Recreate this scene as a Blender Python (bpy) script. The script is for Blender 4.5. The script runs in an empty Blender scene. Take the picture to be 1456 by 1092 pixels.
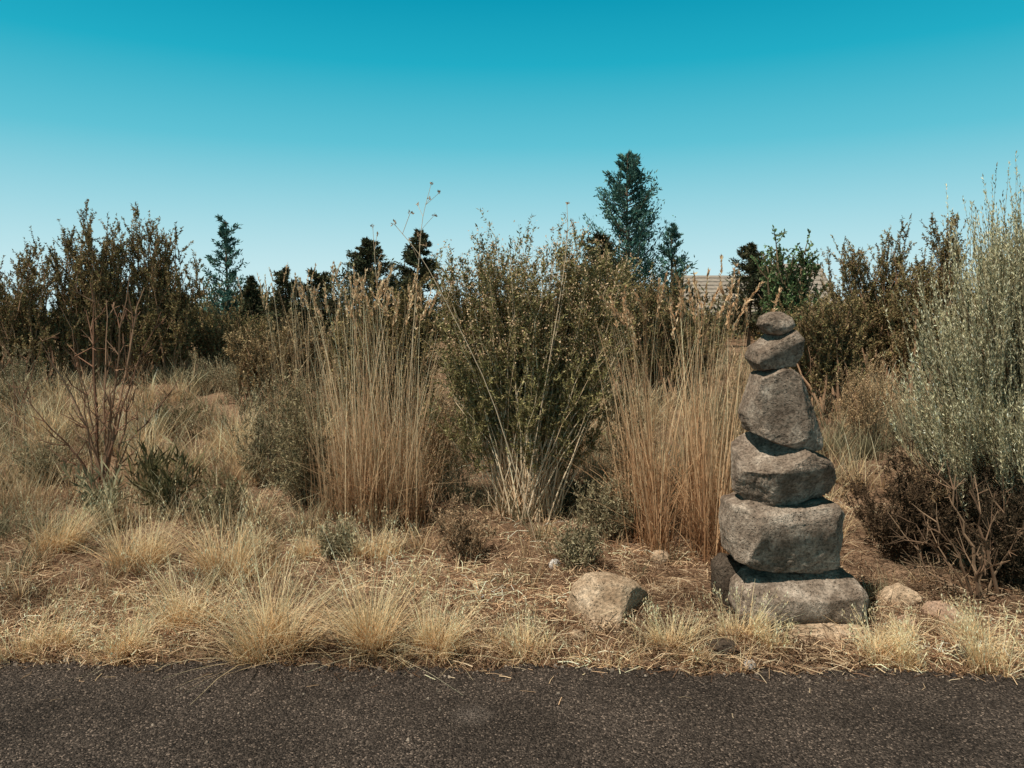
import bpy, bmesh, math
import numpy as np
from mathutils import Vector, Matrix, noise
R = np.random.default_rng(11)
S = bpy.context.scene
C = S.collection
F = 1093.0; TILT = math.radians(5.02); H = 1.4
ct, st = math.cos(TILT), math.sin(TILT)

# ---------------------------------------------------------------- placing
def ray(px, py):
    u = (px-728)/F; v = (546-py)/F
    return np.array([u, ct+v*st, v*ct-st])
def at(px, py, Y):
    d = ray(px, py); s = Y/d[1]
    return np.array([d[0]*s, Y, H+d[2]*s])
def edge(x):
    return 2.975-0.03*x+0.018*np.sin(x*5.1+.4)+0.014*np.sin(x*13.3)+0.011*np.sin(x*31.0+1)
def gz(x, y):
    x = np.asarray(x, float); y = np.asarray(y, float)
    a = np.clip((y-3.15)/11, 0, 1); rise = .55*a*a*(3-2*a)
    q = np.clip((y-38)/34, 0, 1); fall = -1.6*q*q*(3-2*q)
    e = y-edge(x)
    m = np.clip(e/.4, 0, 1)*np.clip((60-y)/30, 0, 1)
    b = m*(.03*np.sin(x*1.7+1)*np.sin(y*2.1)+.014*np.sin(x*6.1+y*3)+.009*np.sin(x*11-y*9)+.006*np.sin(x*23+y*17))
    low = -.05*(1-np.clip((e+.02)/.10, 0, 1))
    return rise+fall+b+low
def hit(px, py):
    d = ray(px, py); a = 1.0
    s = a
    while s < 80:
        if H+d[2]*s < gz(d[0]*s, d[1]*s): break
        a = s; s += .05
    for _ in range(30):
        m = (a+s)/2
        if H+d[2]*m < gz(d[0]*m, d[1]*m): s = m
        else: a = m
    return np.array([d[0]*s, d[1]*s, float(gz(d[0]*s, d[1]*s))])

# ---------------------------------------------------------------- object helpers
def tag(o, label, cat, group=None, kind=None):
    if label: o['label'] = label
    if cat: o['category'] = cat
    if group: o['group'] = group
    if kind: o['kind'] = kind
    return o
def thing(name, label, cat, loc, group=None):
    o = bpy.data.objects.new(name, None); C.objects.link(o)
    o.empty_display_size = .1
    o.location = [float(v) for v in loc]
    return tag(o, label, cat, group)
def unit(v): return v/np.maximum(np.linalg.norm(v, axis=-1, keepdims=True), 1e-9)
class MB:
    def __init__(s): s.v=[]; s.f=[]; s.c=[]; s.n=0
    def add(s, v, f, c):
        s.v.append(v.reshape(-1,3)); s.f.append(f.reshape(-1,4)+s.n); s.c.append(c.reshape(-1,3)); s.n += len(s.v[-1])
    def build(s, name, mat, parent=None, loc=None, smooth=False):
        v = np.concatenate(s.v); f = np.concatenate(s.f).astype(np.int32); c = np.clip(np.concatenate(s.c), 0, .95)
        off = np.array(parent.location) if parent is not None else (np.array(loc, float) if loc is not None else np.zeros(3))
        me = bpy.data.meshes.new(name)
        me.vertices.add(len(v)); me.vertices.foreach_set('co', (v-off).astype(np.float32).ravel())
        me.loops.add(f.size); me.loops.foreach_set('vertex_index', f.ravel())
        me.polygons.add(len(f)); me.polygons.foreach_set('loop_start', np.arange(0, f.size, 4, dtype=np.int32))
        me.polygons.foreach_set('use_smooth', np.full(len(f), smooth, dtype=bool))
        at_ = me.color_attributes.new('Col', 'FLOAT_COLOR', 'POINT')
        at_.data.foreach_set('color', np.concatenate([c, np.ones((len(c),1))], 1).astype(np.float32).ravel())
        me.update(calc_edges=True)
        me.materials.append(mat)
        o = bpy.data.objects.new(name, me); C.objects.link(o)
        if parent is not None: o.parent = parent
        elif loc is not None: o.location = [float(q) for q in loc]
        return o
def ribbons(mb, P, W, side, col):
    N, K = P.shape[:2]
    V = np.stack([P-side[:,None,:]*W[...,None]/2, P+side[:,None,:]*W[...,None]/2], 2)
    b = (np.arange(N)*K*2)[:,None]+(np.arange(K-1)*2)[None]
    f = np.stack([b, b+1, b+3, b+2], -1)
    mb.add(V, f, np.repeat(col[:,:,None,:], 2, 2))
def tubes(mb, P, Rad, col, n=5):
    N, K = P.shape[:2]
    T = unit(np.gradient(P, axis=1))
    ref = np.where(np.abs(T[...,2:3]) > .8, np.array([1.,0,0]), np.array([0,0,1.]))
    a = unit(np.cross(T, ref)); b = np.cross(T, a)
    th = np.arange(n)*2*math.pi/n
    V = P[:,:,None]+Rad[...,None,None]*(np.cos(th)[:,None]*a[:,:,None]+np.sin(th)[:,None]*b[:,:,None])
    base = (np.arange(N)*K*n)[:,None,None]+(np.arange(K-1)*n)[None,:,None]
    j = np.arange(n)[None,None]; j2 = (j+1) % n
    f = np.stack([base+j, base+j2, base+n+j2, base+n+j], -1)
    mb.add(V, f, np.repeat(col[:,:,None,:], n, 2))
def leaves(mb, p, d, l, w, col):
    n = len(p); d = unit(d); s = unit(np.cross(d, R.normal(size=(n,3))))
    mid = p+d*(l*.45)[:,None]
    V = np.stack([p, mid+s*(w/2)[:,None], p+d*l[:,None], mid-s*(w/2)[:,None]], 1)
    mb.add(V, (np.arange(n)*4)[:,None]+np.arange(4)[None], np.repeat(col[:,None], 4, 1))
def pick(pal, n, var=.25):
    pal = np.array(pal, float)
    return pal[R.integers(0, len(pal), n)]*R.uniform(1-var, 1+var, (n,1))
def blades(mb, base, L, lean, az, curl, W, c0, c1, K=4):
    N = len(base); t = np.linspace(0, 1, K)[None]
    L = L[:,None]
    h = L*(np.sin(lean)[:,None]*t+.5*curl[:,None]*t**2)
    z = L*(np.cos(lean)[:,None]*t-.35*curl[:,None]*t**2)
    P = np.stack([base[:,0:1]+h*np.cos(az)[:,None], base[:,1:2]+h*np.sin(az)[:,None], base[:,2:3]+z], -1)
    a2 = R.uniform(0, math.pi, N)
    side = np.stack([np.cos(a2), np.sin(a2), np.zeros(N)], -1)
    Wt = W[:,None]*(1-.85*t**1.5)
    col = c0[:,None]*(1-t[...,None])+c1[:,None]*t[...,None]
    ribbons(mb, P, Wt, side, col)
    return P

# ---------------------------------------------------------------- materials
def newmat(name):
    m = bpy.data.materials.new(name); m.use_nodes = True
    nt = m.node_tree; nt.nodes.clear()
    return m, nt, nt.nodes, nt.links
def N_(nd, t, **k):
    n = nd.new(t)
    for a, b in k.items(): setattr(n, a, b)
    return n
def ramp(nd, stops):
    r = nd.new('ShaderNodeValToRGB'); e = r.color_ramp.elements
    while len(e) < len(stops): e.new(.5)
    for q, (p, c) in zip(e, stops):
        q.position = p; q.color = (*c, 1) if not isinstance(c, (int, float)) else (c, c, c, 1)
    return r
def plant_mat(name, trans=.25):
    m, nt, nd, lk = newmat(name)
    a = N_(nd, 'ShaderNodeAttribute', attribute_name='Col')
    p = N_(nd, 'ShaderNodeBsdfDiffuse'); lk.new(a.outputs['Color'], p.inputs['Color'])
    o = N_(nd, 'ShaderNodeOutputMaterial')
    if trans > 0:
        tr = N_(nd, 'ShaderNodeBsdfTranslucent'); lk.new(a.outputs['Color'], tr.inputs['Color'])
        ms = N_(nd, 'ShaderNodeMixShader'); ms.inputs[0].default_value = trans
        lk.new(p.outputs[0], ms.inputs[1]); lk.new(tr.outputs[0], ms.inputs[2]); lk.new(ms.outputs[0], o.inputs[0])
    else: lk.new(p.outputs[0], o.inputs[0])
    return m
M_straw = plant_mat('dry_straw', .3)
M_leaf = plant_mat('shrub_leaf', .12)
M_conif = plant_mat('conifer_needles', .12)
M_bark = plant_mat('bark', 0)
M_flower = plant_mat('dried_flower', .2)

def rock_mat(name, cols, scale=1.0, bump=.9):
    m, nt, nd, lk = newmat(name)
    tc = N_(nd, 'ShaderNodeTexCoord')
    n1 = N_(nd, 'ShaderNodeTexNoise'); n1.inputs['Scale'].default_value = 7*scale; n1.inputs['Detail'].default_value = 8; n1.inputs['Roughness'].default_value = .65
    n2 = N_(nd, 'ShaderNodeTexNoise'); n2.inputs['Scale'].default_value = 70*scale; n2.inputs['Detail'].default_value = 6; n2.inputs['Roughness'].default_value = .7
    vo = N_(nd, 'ShaderNodeTexVoronoi'); vo.inputs['Scale'].default_value = 75*scale
    for n in (n1, n2, vo): lk.new(tc.outputs['Object'], n.inputs['Vector'])
    r = ramp(nd, [(.32, cols[0]), (.5, cols[1]), (.68, cols[2])]); lk.new(n1.outputs['Fac'], r.inputs[0])
    r2 = ramp(nd, [(.36, .5), (.5, 1.0), (.66, 1.5)]); lk.new(n2.outputs['Fac'], r2.inputs[0])
    mx = N_(nd, 'ShaderNodeMixRGB', blend_type='MULTIPLY'); mx.inputs[0].default_value = 1
    lk.new(r.outputs[0], mx.inputs[1]); lk.new(r2.outputs[0], mx.inputs[2])
    r3 = ramp(nd, [(.05, .35), (.28, 1.0)]); lk.new(vo.outputs['Distance'], r3.inputs[0])
    mx2 = N_(nd, 'ShaderNodeMixRGB', blend_type='MULTIPLY'); mx2.inputs[0].default_value = .5
    lk.new(mx.outputs[0], mx2.inputs[1]); lk.new(r3.outputs[0], mx2.inputs[2])
    ad = N_(nd, 'ShaderNodeMath', operation='ADD'); lk.new(n2.outputs['Fac'], ad.inputs[0]); lk.new(n1.outputs['Fac'], ad.inputs[1])
    ad2 = N_(nd, 'ShaderNodeMath', operation='ADD'); lk.new(ad.outputs[0], ad2.inputs[0]); lk.new(r3.outputs[0], ad2.inputs[1])
    bp = N_(nd, 'ShaderNodeBump'); bp.inputs['Strength'].default_value = bump; bp.inputs['Distance'].default_value = .014
    lk.new(ad2.outputs[0], bp.inputs['Height'])
    p = N_(nd, 'ShaderNodeBsdfDiffuse'); p.inputs['Roughness'].default_value = .3
    lk.new(mx2.outputs[0], p.inputs['Color']); lk.new(bp.outputs[0], p.inputs['Normal'])
    o = N_(nd, 'ShaderNodeOutputMaterial'); lk.new(p.outputs[0], o.inputs[0])
    return m
M_stone = rock_mat('grey_basalt', [(.135,.094,.068), (.27,.203,.153), (.53,.425,.335)])
M_tanrock = rock_mat('tan_rock', [(.28,.185,.115), (.48,.345,.23), (.70,.54,.39)])
M_pink = rock_mat('pink_rock', [(.30,.18,.12), (.44,.29,.20), (.55,.40,.30)])
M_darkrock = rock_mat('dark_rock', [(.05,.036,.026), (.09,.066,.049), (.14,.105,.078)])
M_white = rock_mat('pale_pebble', [(.5,.44,.39), (.65,.59,.54), (.75,.71,.65)])

def asphalt_mat():
    m, nt, nd, lk = newmat('asphalt')
    tc = N_(nd, 'ShaderNodeTexCoord')
    v = N_(nd, 'ShaderNodeTexVoronoi'); v.inputs['Scale'].default_value = 170
    v2 = N_(nd, 'ShaderNodeTexVoronoi'); v2.inputs['Scale'].default_value = 62
    n = N_(nd, 'ShaderNodeTexNoise'); n.inputs['Scale'].default_value = 2.2; n.inputs['Detail'].default_value = 7
    nf = N_(nd, 'ShaderNodeTexNoise'); nf.inputs['Scale'].default_value = 130; nf.inputs['Detail'].default_value = 4
    for q in (v, v2, n, nf): lk.new(tc.outputs['Object'], q.inputs['Vector'])
    sx = N_(nd, 'ShaderNodeSeparateColor'); lk.new(v.outputs['Color'], sx.inputs[0])
    r = ramp(nd, [(0, (.020,.015,.012)), (.6, (.066,.050,.040)), (.92, (.12,.091,.072)), (.99, (.27,.20,.155))]); lk.new(sx.outputs[0], r.inputs[0])
    sx2 = N_(nd, 'ShaderNodeSeparateColor'); lk.new(v2.outputs['Color'], sx2.inputs[0])
    d2 = ramp(nd, [(.1, 1), (.2, 0)]); lk.new(v2.outputs['Distance'], d2.inputs[0])
    pick2 = ramp(nd, [(.965, 0), (.975, 1)]); lk.new(sx2.outputs[1], pick2.inputs[0])
    mul = N_(nd, 'ShaderNodeMath', operation='MULTIPLY'); lk.new(d2.outputs[0], mul.inputs[0]); lk.new(pick2.outputs[0], mul.inputs[1])
    mx = N_(nd, 'ShaderNodeMixRGB'); lk.new(mul.outputs[0], mx.inputs[0]); lk.new(r.outputs[0], mx.inputs[1]); mx.inputs[2].default_value = (.33,.25,.19,1)
    big = ramp(nd, [(.3, .68), (.7, 1.35)]); lk.new(n.outputs['Fac'], big.inputs[0])
    mm = N_(nd, 'ShaderNodeMixRGB', blend_type='MULTIPLY'); mm.inputs[0].default_value = 1
    lk.new(mx.outputs[0], mm.inputs[1]); lk.new(big.outputs[0], mm.inputs[2])
    # pale dusty scuff
    vm = N_(nd, 'ShaderNodeVectorMath', operation='DISTANCE'); vm.inputs[1].default_value = (-.145, 2.6, 0); lk.new(tc.outputs['Object'], vm.inputs[0])
    sr = ramp(nd, [(0, .75), (.09, 0)]); lk.new(vm.outputs['Value'], sr.inputs[0])
    nr = ramp(nd, [(.42, 0), (.62, 1)]); lk.new(nf.outputs['Fac'], nr.inputs[0])
    sn = N_(nd, 'ShaderNodeMath', operation='MULTIPLY'); lk.new(sr.outputs[0], sn.inputs[0]); lk.new(nr.outputs[0], sn.inputs[1])
    ms = N_(nd, 'ShaderNodeMixRGB'); lk.new(sn.outputs[0], ms.inputs[0]); lk.new(mm.outputs[0], ms.inputs[1]); ms.inputs[2].default_value = (.3,.24,.2,1)
    ad = N_(nd, 'ShaderNodeMath', operation='SUBTRACT'); lk.new(nf.outputs['Fac'], ad.inputs[0]); lk.new(v.outputs['Distance'], ad.inputs[1])
    bp = N_(nd, 'ShaderNodeBump'); bp.inputs['Strength'].default_value = 1; bp.inputs['Distance'].default_value = .007; lk.new(ad.outputs[0], bp.inputs['Height'])
    p = N_(nd, 'ShaderNodeBsdfPrincipled'); p.inputs['Roughness'].default_value = .95; p.inputs['Specular IOR Level'].default_value = .12
    lk.new(ms.outputs[0], p.inputs['Base Color']); lk.new(bp.outputs[0], p.inputs['Normal'])
    o = N_(nd, 'ShaderNodeOutputMaterial'); lk.new(p.outputs[0], o.inputs[0])
    return m
def dirt_mat():
    m, nt, nd, lk = newmat('dry_dirt')
    tc = N_(nd, 'ShaderNodeTexCoord')
    n = N_(nd, 'ShaderNodeTexNoise'); n.inputs['Scale'].default_value = 3; n.inputs['Detail'].default_value = 9; n.inputs['Roughness'].default_value = .65
    n2 = N_(nd, 'ShaderNodeTexNoise'); n2.inputs['Scale'].default_value = 60; n2.inputs['Detail'].default_value = 5; n2.inputs['Roughness'].default_value = .75
    for q in (n, n2): lk.new(tc.outputs['Object'], q.inputs['Vector'])
    r = ramp(nd, [(.3, (.15,.09,.056)), (.55, (.28,.175,.11)), (.75, (.44,.29,.19))]); lk.new(n.outputs['Fac'], r.inputs[0])
    r2 = ramp(nd, [(.35, .3), (.5, 1.0), (.65, 1.5)]); lk.new(n2.outputs['Fac'], r2.inputs[0])
    mm = N_(nd, 'ShaderNodeMixRGB', blend_type='MULTIPLY'); mm.inputs[0].default_value = 1
    lk.new(r.outputs[0], mm.inputs[1]); lk.new(r2.outputs[0], mm.inputs[2])
    bp = N_(nd, 'ShaderNodeBump'); bp.inputs['Strength'].default_value = 1; bp.inputs['Distance'].default_value = .02; lk.new(n2.outputs['Fac'], bp.inputs['Height'])
    p = N_(nd, 'ShaderNodeBsdfDiffuse')
    lk.new(mm.outputs[0], p.inputs['Color']); lk.new(bp.outputs[0], p.inputs['Normal'])
    o = N_(nd, 'ShaderNodeOutputMaterial'); lk.new(p.outputs[0], o.inputs[0])
    return m
M_asph = asphalt_mat(); M_dirt = dirt_mat()
def flat_mat(name, c1, c2, scale, rough=.8):
    m, nt, nd, lk = newmat(name)
    tc = N_(nd, 'ShaderNodeTexCoord'); n = N_(nd, 'ShaderNodeTexNoise'); n.inputs['Scale'].default_value = scale; n.inputs['Detail'].default_value = 6
    lk.new(tc.outputs['Object'], n.inputs['Vector'])
    r = ramp(nd, [(.3, c1), (.7, c2)]); lk.new(n.outputs['Fac'], r.inputs[0])
    p = N_(nd, 'ShaderNodeBsdfPrincipled'); p.inputs['Roughness'].default_value = rough
    lk.new(r.outputs[0], p.inputs['Base Color'])
    o = N_(nd, 'ShaderNodeOutputMaterial'); lk.new(p.outputs[0], o.inputs[0])
    return m

# ---------------------------------------------------------------- setting
def grid(name, X, Y, Z, mat, label, cat, kind):
    ny, nx = X.shape
    v = np.stack([X, Y, Z], -1)
    i = (np.arange(ny-1)*nx)[:,None]+np.arange(nx-1)[None]
    f = np.stack([i, i+1, i+nx+1, i+nx], -1)
    mb = MB(); mb.add(v, f, np.ones_like(v)); o = mb.build(name, mat, smooth=True)
    return tag(o, label, cat, kind=kind)
xs = np.concatenate([-np.geomspace(400, 4.2, 34), np.linspace(-4, 4, 270), np.geomspace(4.2, 400, 34)])
ys = np.concatenate([np.linspace(-30, 2.4, 12), np.linspace(2.6, 3.3, 60), np.linspace(3.32, 9, 150), np.geomspace(9.1, 700, 60)])
X, Y = np.meshgrid(xs, ys)
grid('ground', X, Y, gz(X, Y), M_dirt, 'dry brown dirt ground behind the path', 'ground', 'structure')
xs = np.concatenate([np.linspace(-60, -4, 30), np.linspace(-3.99, 3.99, 700), np.linspace(4, 60, 30)])
rng2 = np.random.default_rng(3)
jit = np.convolve(rng2.normal(size=len(xs)), np.ones(4)/4, 'same')*.03
rows = np.array([-2.5, 0, 1.5, 2.3, 2.7, 2.83])
ye = edge(xs)+jit
Yr = np.concatenate([np.repeat(rows[:,None], len(xs), 1), (ye-.02)[None], ye[None], (ye+.012)[None]])
Zr = np.concatenate([np.zeros((len(rows)+1, len(xs))), np.full((1, len(xs)), -.008), np.full((1, len(xs)), -.06)])
Zr[6] += rng2.normal(size=len(xs))*.003
grid('path', np.repeat(xs[None], len(Yr), 0), Yr, Zr, M_asph, 'dark grey asphalt path across the bottom', 'path', 'structure')

# ---------------------------------------------------------------- rocks
def rock(name, label, cat, poly, Y, depth, mat, seed, cuts=(), e=.62, amp=.03, sub=5, group=None, facets=14, fr=(.84, .95), bk=.35, ft=.6, lf=.7):
    rr = np.random.default_rng(seed*17+5)
    P2 = np.array([at(a, b, Y) for a, b in poly])[:,[0,2]]/Y-np.array([0, H/Y])
    lo, hi = P2.min(0), P2.max(0); Yb_, Yf_ = Y+bk*depth, Y-ft*depth
    x0 = lo[0]*(Yb_ if lo[0] > 0 else Yf_); x1 = hi[0]*(Yf_ if hi[0] > 0 else Yb_)
    z0 = H+lo[1]*(Yf_ if lo[1] < 0 else Yb_); z1 = H+hi[1]*(Yb_ if hi[1] < 0 else Yf_)
    c = np.array([(x0+x1)/2, (z0+z1)/2])
    Q = ((P2-lo)/(hi-lo)-.5)*np.array([x1-x0, z1-z0])
    def Rth(dx, dz):
        best = 1e9
        for i in range(len(Q)):
            a = Q[i]; b = Q[(i+1) % len(Q)]; ex, ez = b-a
            den = dx*ez-dz*ex
            if abs(den) < 1e-9: continue
            t = (a[0]*ez-a[1]*ex)/den; u = (a[0]*dz-a[1]*dx)/den
            if t > 0 and -1e-6 <= u <= 1+1e-6: best = min(best, t)
        return best if best < 1e8 else 0.02
    tab = np.array([Rth(math.cos(k*math.pi/180), math.sin(k*math.pi/180)) for k in range(360)])
    tab = (np.roll(tab,1)+tab+np.roll(tab,-1))/3
    size = tab.mean()
    bm = bmesh.new(); bmesh.ops.create_icosphere(bm, subdivisions=sub, radius=1)
    so = Vector((seed*7.3, seed*3.1, seed*1.7))
    V = []
    for v in bm.verts:
        n = v.co.normalized()
        th = math.degrees(math.atan2(n.z, n.x)) % 360; k = int(th) % 360; f_ = th-int(th)
        r = tab[k]*(1-f_)+tab[(k+1) % 360]*f_
        rad = math.hypot(n.x, n.z)
        s = rad**e if rad > 0 else 0
        x = math.cos(math.radians(th))*r*s; z = math.sin(math.radians(th))*r*s
        y = math.copysign(abs(n.y)**e, n.y)*depth
        V.append((Vector((x, y, z)), n.copy()))
    W = np.array([p[:] for p, _ in V])
    allc = list(cuts)
    for _ in range(facets):
        cn = rr.normal(size=3)*np.array([.8,1.1,.8]); cn[1] = -abs(cn[1]) if rr.random() < .8 else cn[1]
        allc.append((cn, rr.uniform(*fr)))
    for (cn, frac) in allc:
        cn = np.array(cn, float); cn /= np.linalg.norm(cn)
        dd = W@cn; off = dd.max()*frac
        W = W-np.outer(np.maximum(dd-off, 0)*.99, cn)
    zmin = 1e9
    for i, v in enumerate(bm.verts):
        p = Vector(W[i]); n = V[i][1]
        q = p/size
        d = noise.fractal(q*1.6+so, 1.0, 2.0, 2)*lf+noise.fractal(q*5+so, .9, 2.1, 3)*.5+noise.fractal(q*17+so, .7, 2.1, 3)*.32
        rd = (1-abs(noise.noise(q*2.7+so*1.3)))**6
        v.co = p+n*size*amp*(d-.7*rd)
        zmin = min(zmin, v.co.z)
    for v in bm.verts: v.co.z -= zmin
    for f in bm.faces: f.smooth = True
    me = bpy.data.meshes.new(name); bm.to_mesh(me); bm.free(); me.materials.append(mat)
    o = bpy.data.objects.new(name, me); C.objects.link(o)
    o.location = (float(c[0]), Y, float(c[1]+zmin))
    return tag(o, label, cat, group)
G = 'stones stacked in the cairn'
Yc = 3.5
rock('cairn_stone', 'small rounded grey stone crowning the top of the cairn', 'stone', [(1075,462),(1080,450),(1095,443),(1112,443),(1127,451),(1133,462),(1127,471),(1108,477),(1088,475)], Yc, .08, M_stone, 1, [((0,-.5,1),.8)], group=G, facets=6)
rock('cairn_stone', 'flattish grey stone second from the top of the cairn', 'stone', [(1060,510),(1066,494),(1083,484),(1097,473),(1132,468),(1145,480),(1143,504),(1132,522),(1105,530),(1075,528)], Yc, .11, M_stone, 2, [((-.6,-.4,1),.62),((.2,-1,-.45),.68)], amp=.04, e=.44, group=G, facets=7, fr=(.82,.94), lf=.35)
rock('cairn_stone', 'tall wedge shaped grey stone third from the top of the cairn', 'stone', [(1074,530),(1105,520),(1135,525),(1150,560),(1167,600),(1178,625),(1173,643),(1140,642),(1100,632),(1060,617),(1052,592),(1064,560)], Yc, .15, M_stone, 3, [((-.12,-1,.05),.66),((.85,-.7,.25),.76),((-.85,-.7,-.1),.8),((.1,-.9,-.8),.84)], e=.33, amp=.03, group=G, sub=6, facets=5, fr=(.87, .96), lf=.25)
rock('cairn_stone', 'angular grey stone with a slanting bright top, fourth from the top of the cairn', 'stone', [(1044,634),(1068,612),(1095,616),(1130,629),(1168,640),(1202,656),(1205,690),(1194,712),(1150,721),(1100,726),(1060,723),(1041,708),(1043,665)], Yc-.02, .19, M_stone, 4, [((-.4,-.45,1),.44),((.3,-1,-.6),.54),((-.8,-1,-.55),.66),((.9,-.5,.4),.84)], e=.34, amp=.038, group=G, sub=6, facets=8, fr=(.85, .95), lf=.3)
rock('cairn_stone', 'big squarish grey stone second from the bottom of the cairn', 'stone', [(1029,710),(1060,702),(1110,706),(1150,706),(1189,702),(1203,720),(1206,775),(1196,806),(1160,817),(1110,815),(1060,809),(1029,796),(1024,750)], Yc, .20, M_stone, 5, [((.08,-1,-.3),.74),((-.1,-.5,1),.86),((-.85,-.7,.1),.84),((.8,-.8,-.1),.88)], e=.36, amp=.034, group=G, sub=6, facets=5, fr=(.9, .97), lf=.5)
rock('cairn_stone', 'wide loaf shaped grey stone at the bottom of the cairn', 'stone', [(1036,826),(1056,808),(1090,802),(1130,800),(1190,798),(1222,806),(1237,828),(1234,868),(1216,910),(1150,922),(1090,920),(1046,900),(1031,860)], Yc, .22, M_stone, 6, [((0,-.6,1),.82),((.05,-1,-.5),.8)], e=.44, amp=.028, group=G, sub=6, facets=3, fr=(.94, .98), lf=.6)
rock('cairn_stone', 'dark shaded stone wedged behind the bottom left of the cairn', 'stone', [(1012,802),(1028,786),(1062,794),(1075,840),(1060,885),(1030,890),(1013,865)], Yc+.14, .13, M_darkrock, 7, [((-.8,-.6,.2),.75)], amp=.05, e=.5, group=G)  # dark rock colour paints in the shadow on this stone's face
rock('boulder', 'angular tan boulder lying alone left of the cairn', 'rock', [(806,875),(814,843),(836,820),(878,816),(916,836),(936,858),(934,885),(908,905),(860,912),(820,905)], 3.42, .17, M_tanrock, 9, [((-.3,-.75,.62),.42),((.95,-.65,.0),.42),((-.9,-.6,.1),.68),((.2,.1,1),.85)], e=.38, amp=.028, sub=6, facets=7, fr=(.86,.95), lf=.35)
def small(name, label, cat, px, py, w, h, mat, seed, sub=4, cuts=(), yaw=0, dk=.42):
    b = hit(px, py); k = R.uniform(.82, 1.1, 9)
    poly = [(px+.5*w*k[i]*math.cos(i*.698), py-h*.35+h*.62*k[i]*-math.sin(i*.698)) for i in range(9)]
    poly = poly[::-1]
    return rock(name, label, cat, poly, float(b[1]+.7*dk*w*b[1]/F), dk*w*b[1]/F, mat, seed, cuts, .5, .08, sub, bk=0, ft=0)
small('rock', 'tan rock in the grass just right of the cairn', 'rock', 1280, 868, 62, 36, M_tanrock, 11, 5, [((0,-.6,1),.6)])
small('rock', 'pinkish flat rock near the right edge beyond the cairn', 'rock', 1340, 892, 60, 36, M_pink, 12, 5, [((.1,-.5,1),.6)])
small('rock', 'small pinkish rock chip between the tan rock and the pinkish flat rock', 'rock', 1290, 893, 40, 16, M_pink, 13)
small('rock', 'flat tan slab lying in the grass in front of the cairn', 'rock', 1172, 920, 150, 34, M_tanrock, 14, 5, [((0,-.3,1),.5)], dk=.15)
small('rock', 'small dark rock on the path edge at the far right', 'rock', 1370, 942, 32, 22, M_darkrock, 15)
small('rock', 'dark asphalt coloured chunk on the path edge left of the white pebble', 'rock', 1030, 935, 44, 28, M_darkrock, 16)
small('pebble', 'white pebble on the path edge in front of the cairn', 'pebble', 1066, 951, 20, 14, M_white, 17, 3)
small('pebble', 'white pebble lying out on the asphalt path', 'pebble', 456, 1057, 9, 9, M_white, 18, 3)
small('rock', 'small tan rock at the foot of the lone boulder', 'rock', 822, 912, 28, 16, M_tanrock, 19, 3)
small('rock', 'small tan rock in the dry grass behind the lone boulder', 'rock', 938, 801, 30, 20, M_tanrock, 20, 3)
small('pebble', 'pale pebble on the dirt up left of the lone boulder', 'pebble', 789, 808, 20, 13, M_white, 21, 3)
def gravel():
    n = 1300; x = R.uniform(-2.4, 2.4, n)
    y = np.where(R.random(n) < .75, edge(x)+R.normal(0, .05, n), R.uniform(1.6, 3.0, n))
    sz = R.uniform(.002, .0065, n)*np.where(R.random(n) < .06, 1.8, 1)
    z = np.maximum(gz(x, y), np.where(y < edge(x), 0, -1))
    mb = MB(); o = np.array([[-1,-1,-.3],[1,-1,-.3],[1,1,-.3],[-1,1,-.3],[-.6,-.6,.8],[.6,-.6,.8],[.6,.6,.8],[-.6,.6,.8]])
    V = np.stack([x, y, z], -1)[:,None]+o[None]*sz[:,None,None]*R.uniform(.6, 1.3, (n,8,3))
    f = np.array([[4,5,6,7],[0,1,5,4],[1,2,6,5],[2,3,7,6],[3,0,4,7]])
    col = pick([(.05,.04,.034),(.09,.07,.058),(.17,.13,.10),(.04,.033,.028),(.28,.22,.17)], n)
    mb.add(V, (np.arange(n)*8)[:,None,None]+f[None], np.repeat(col[:,None], 8, 1))
    tag(mb.build('gravel', M_bark), 'loose gravel crumbs along the path edge', 'gravel', kind='stuff')
gravel()

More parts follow.
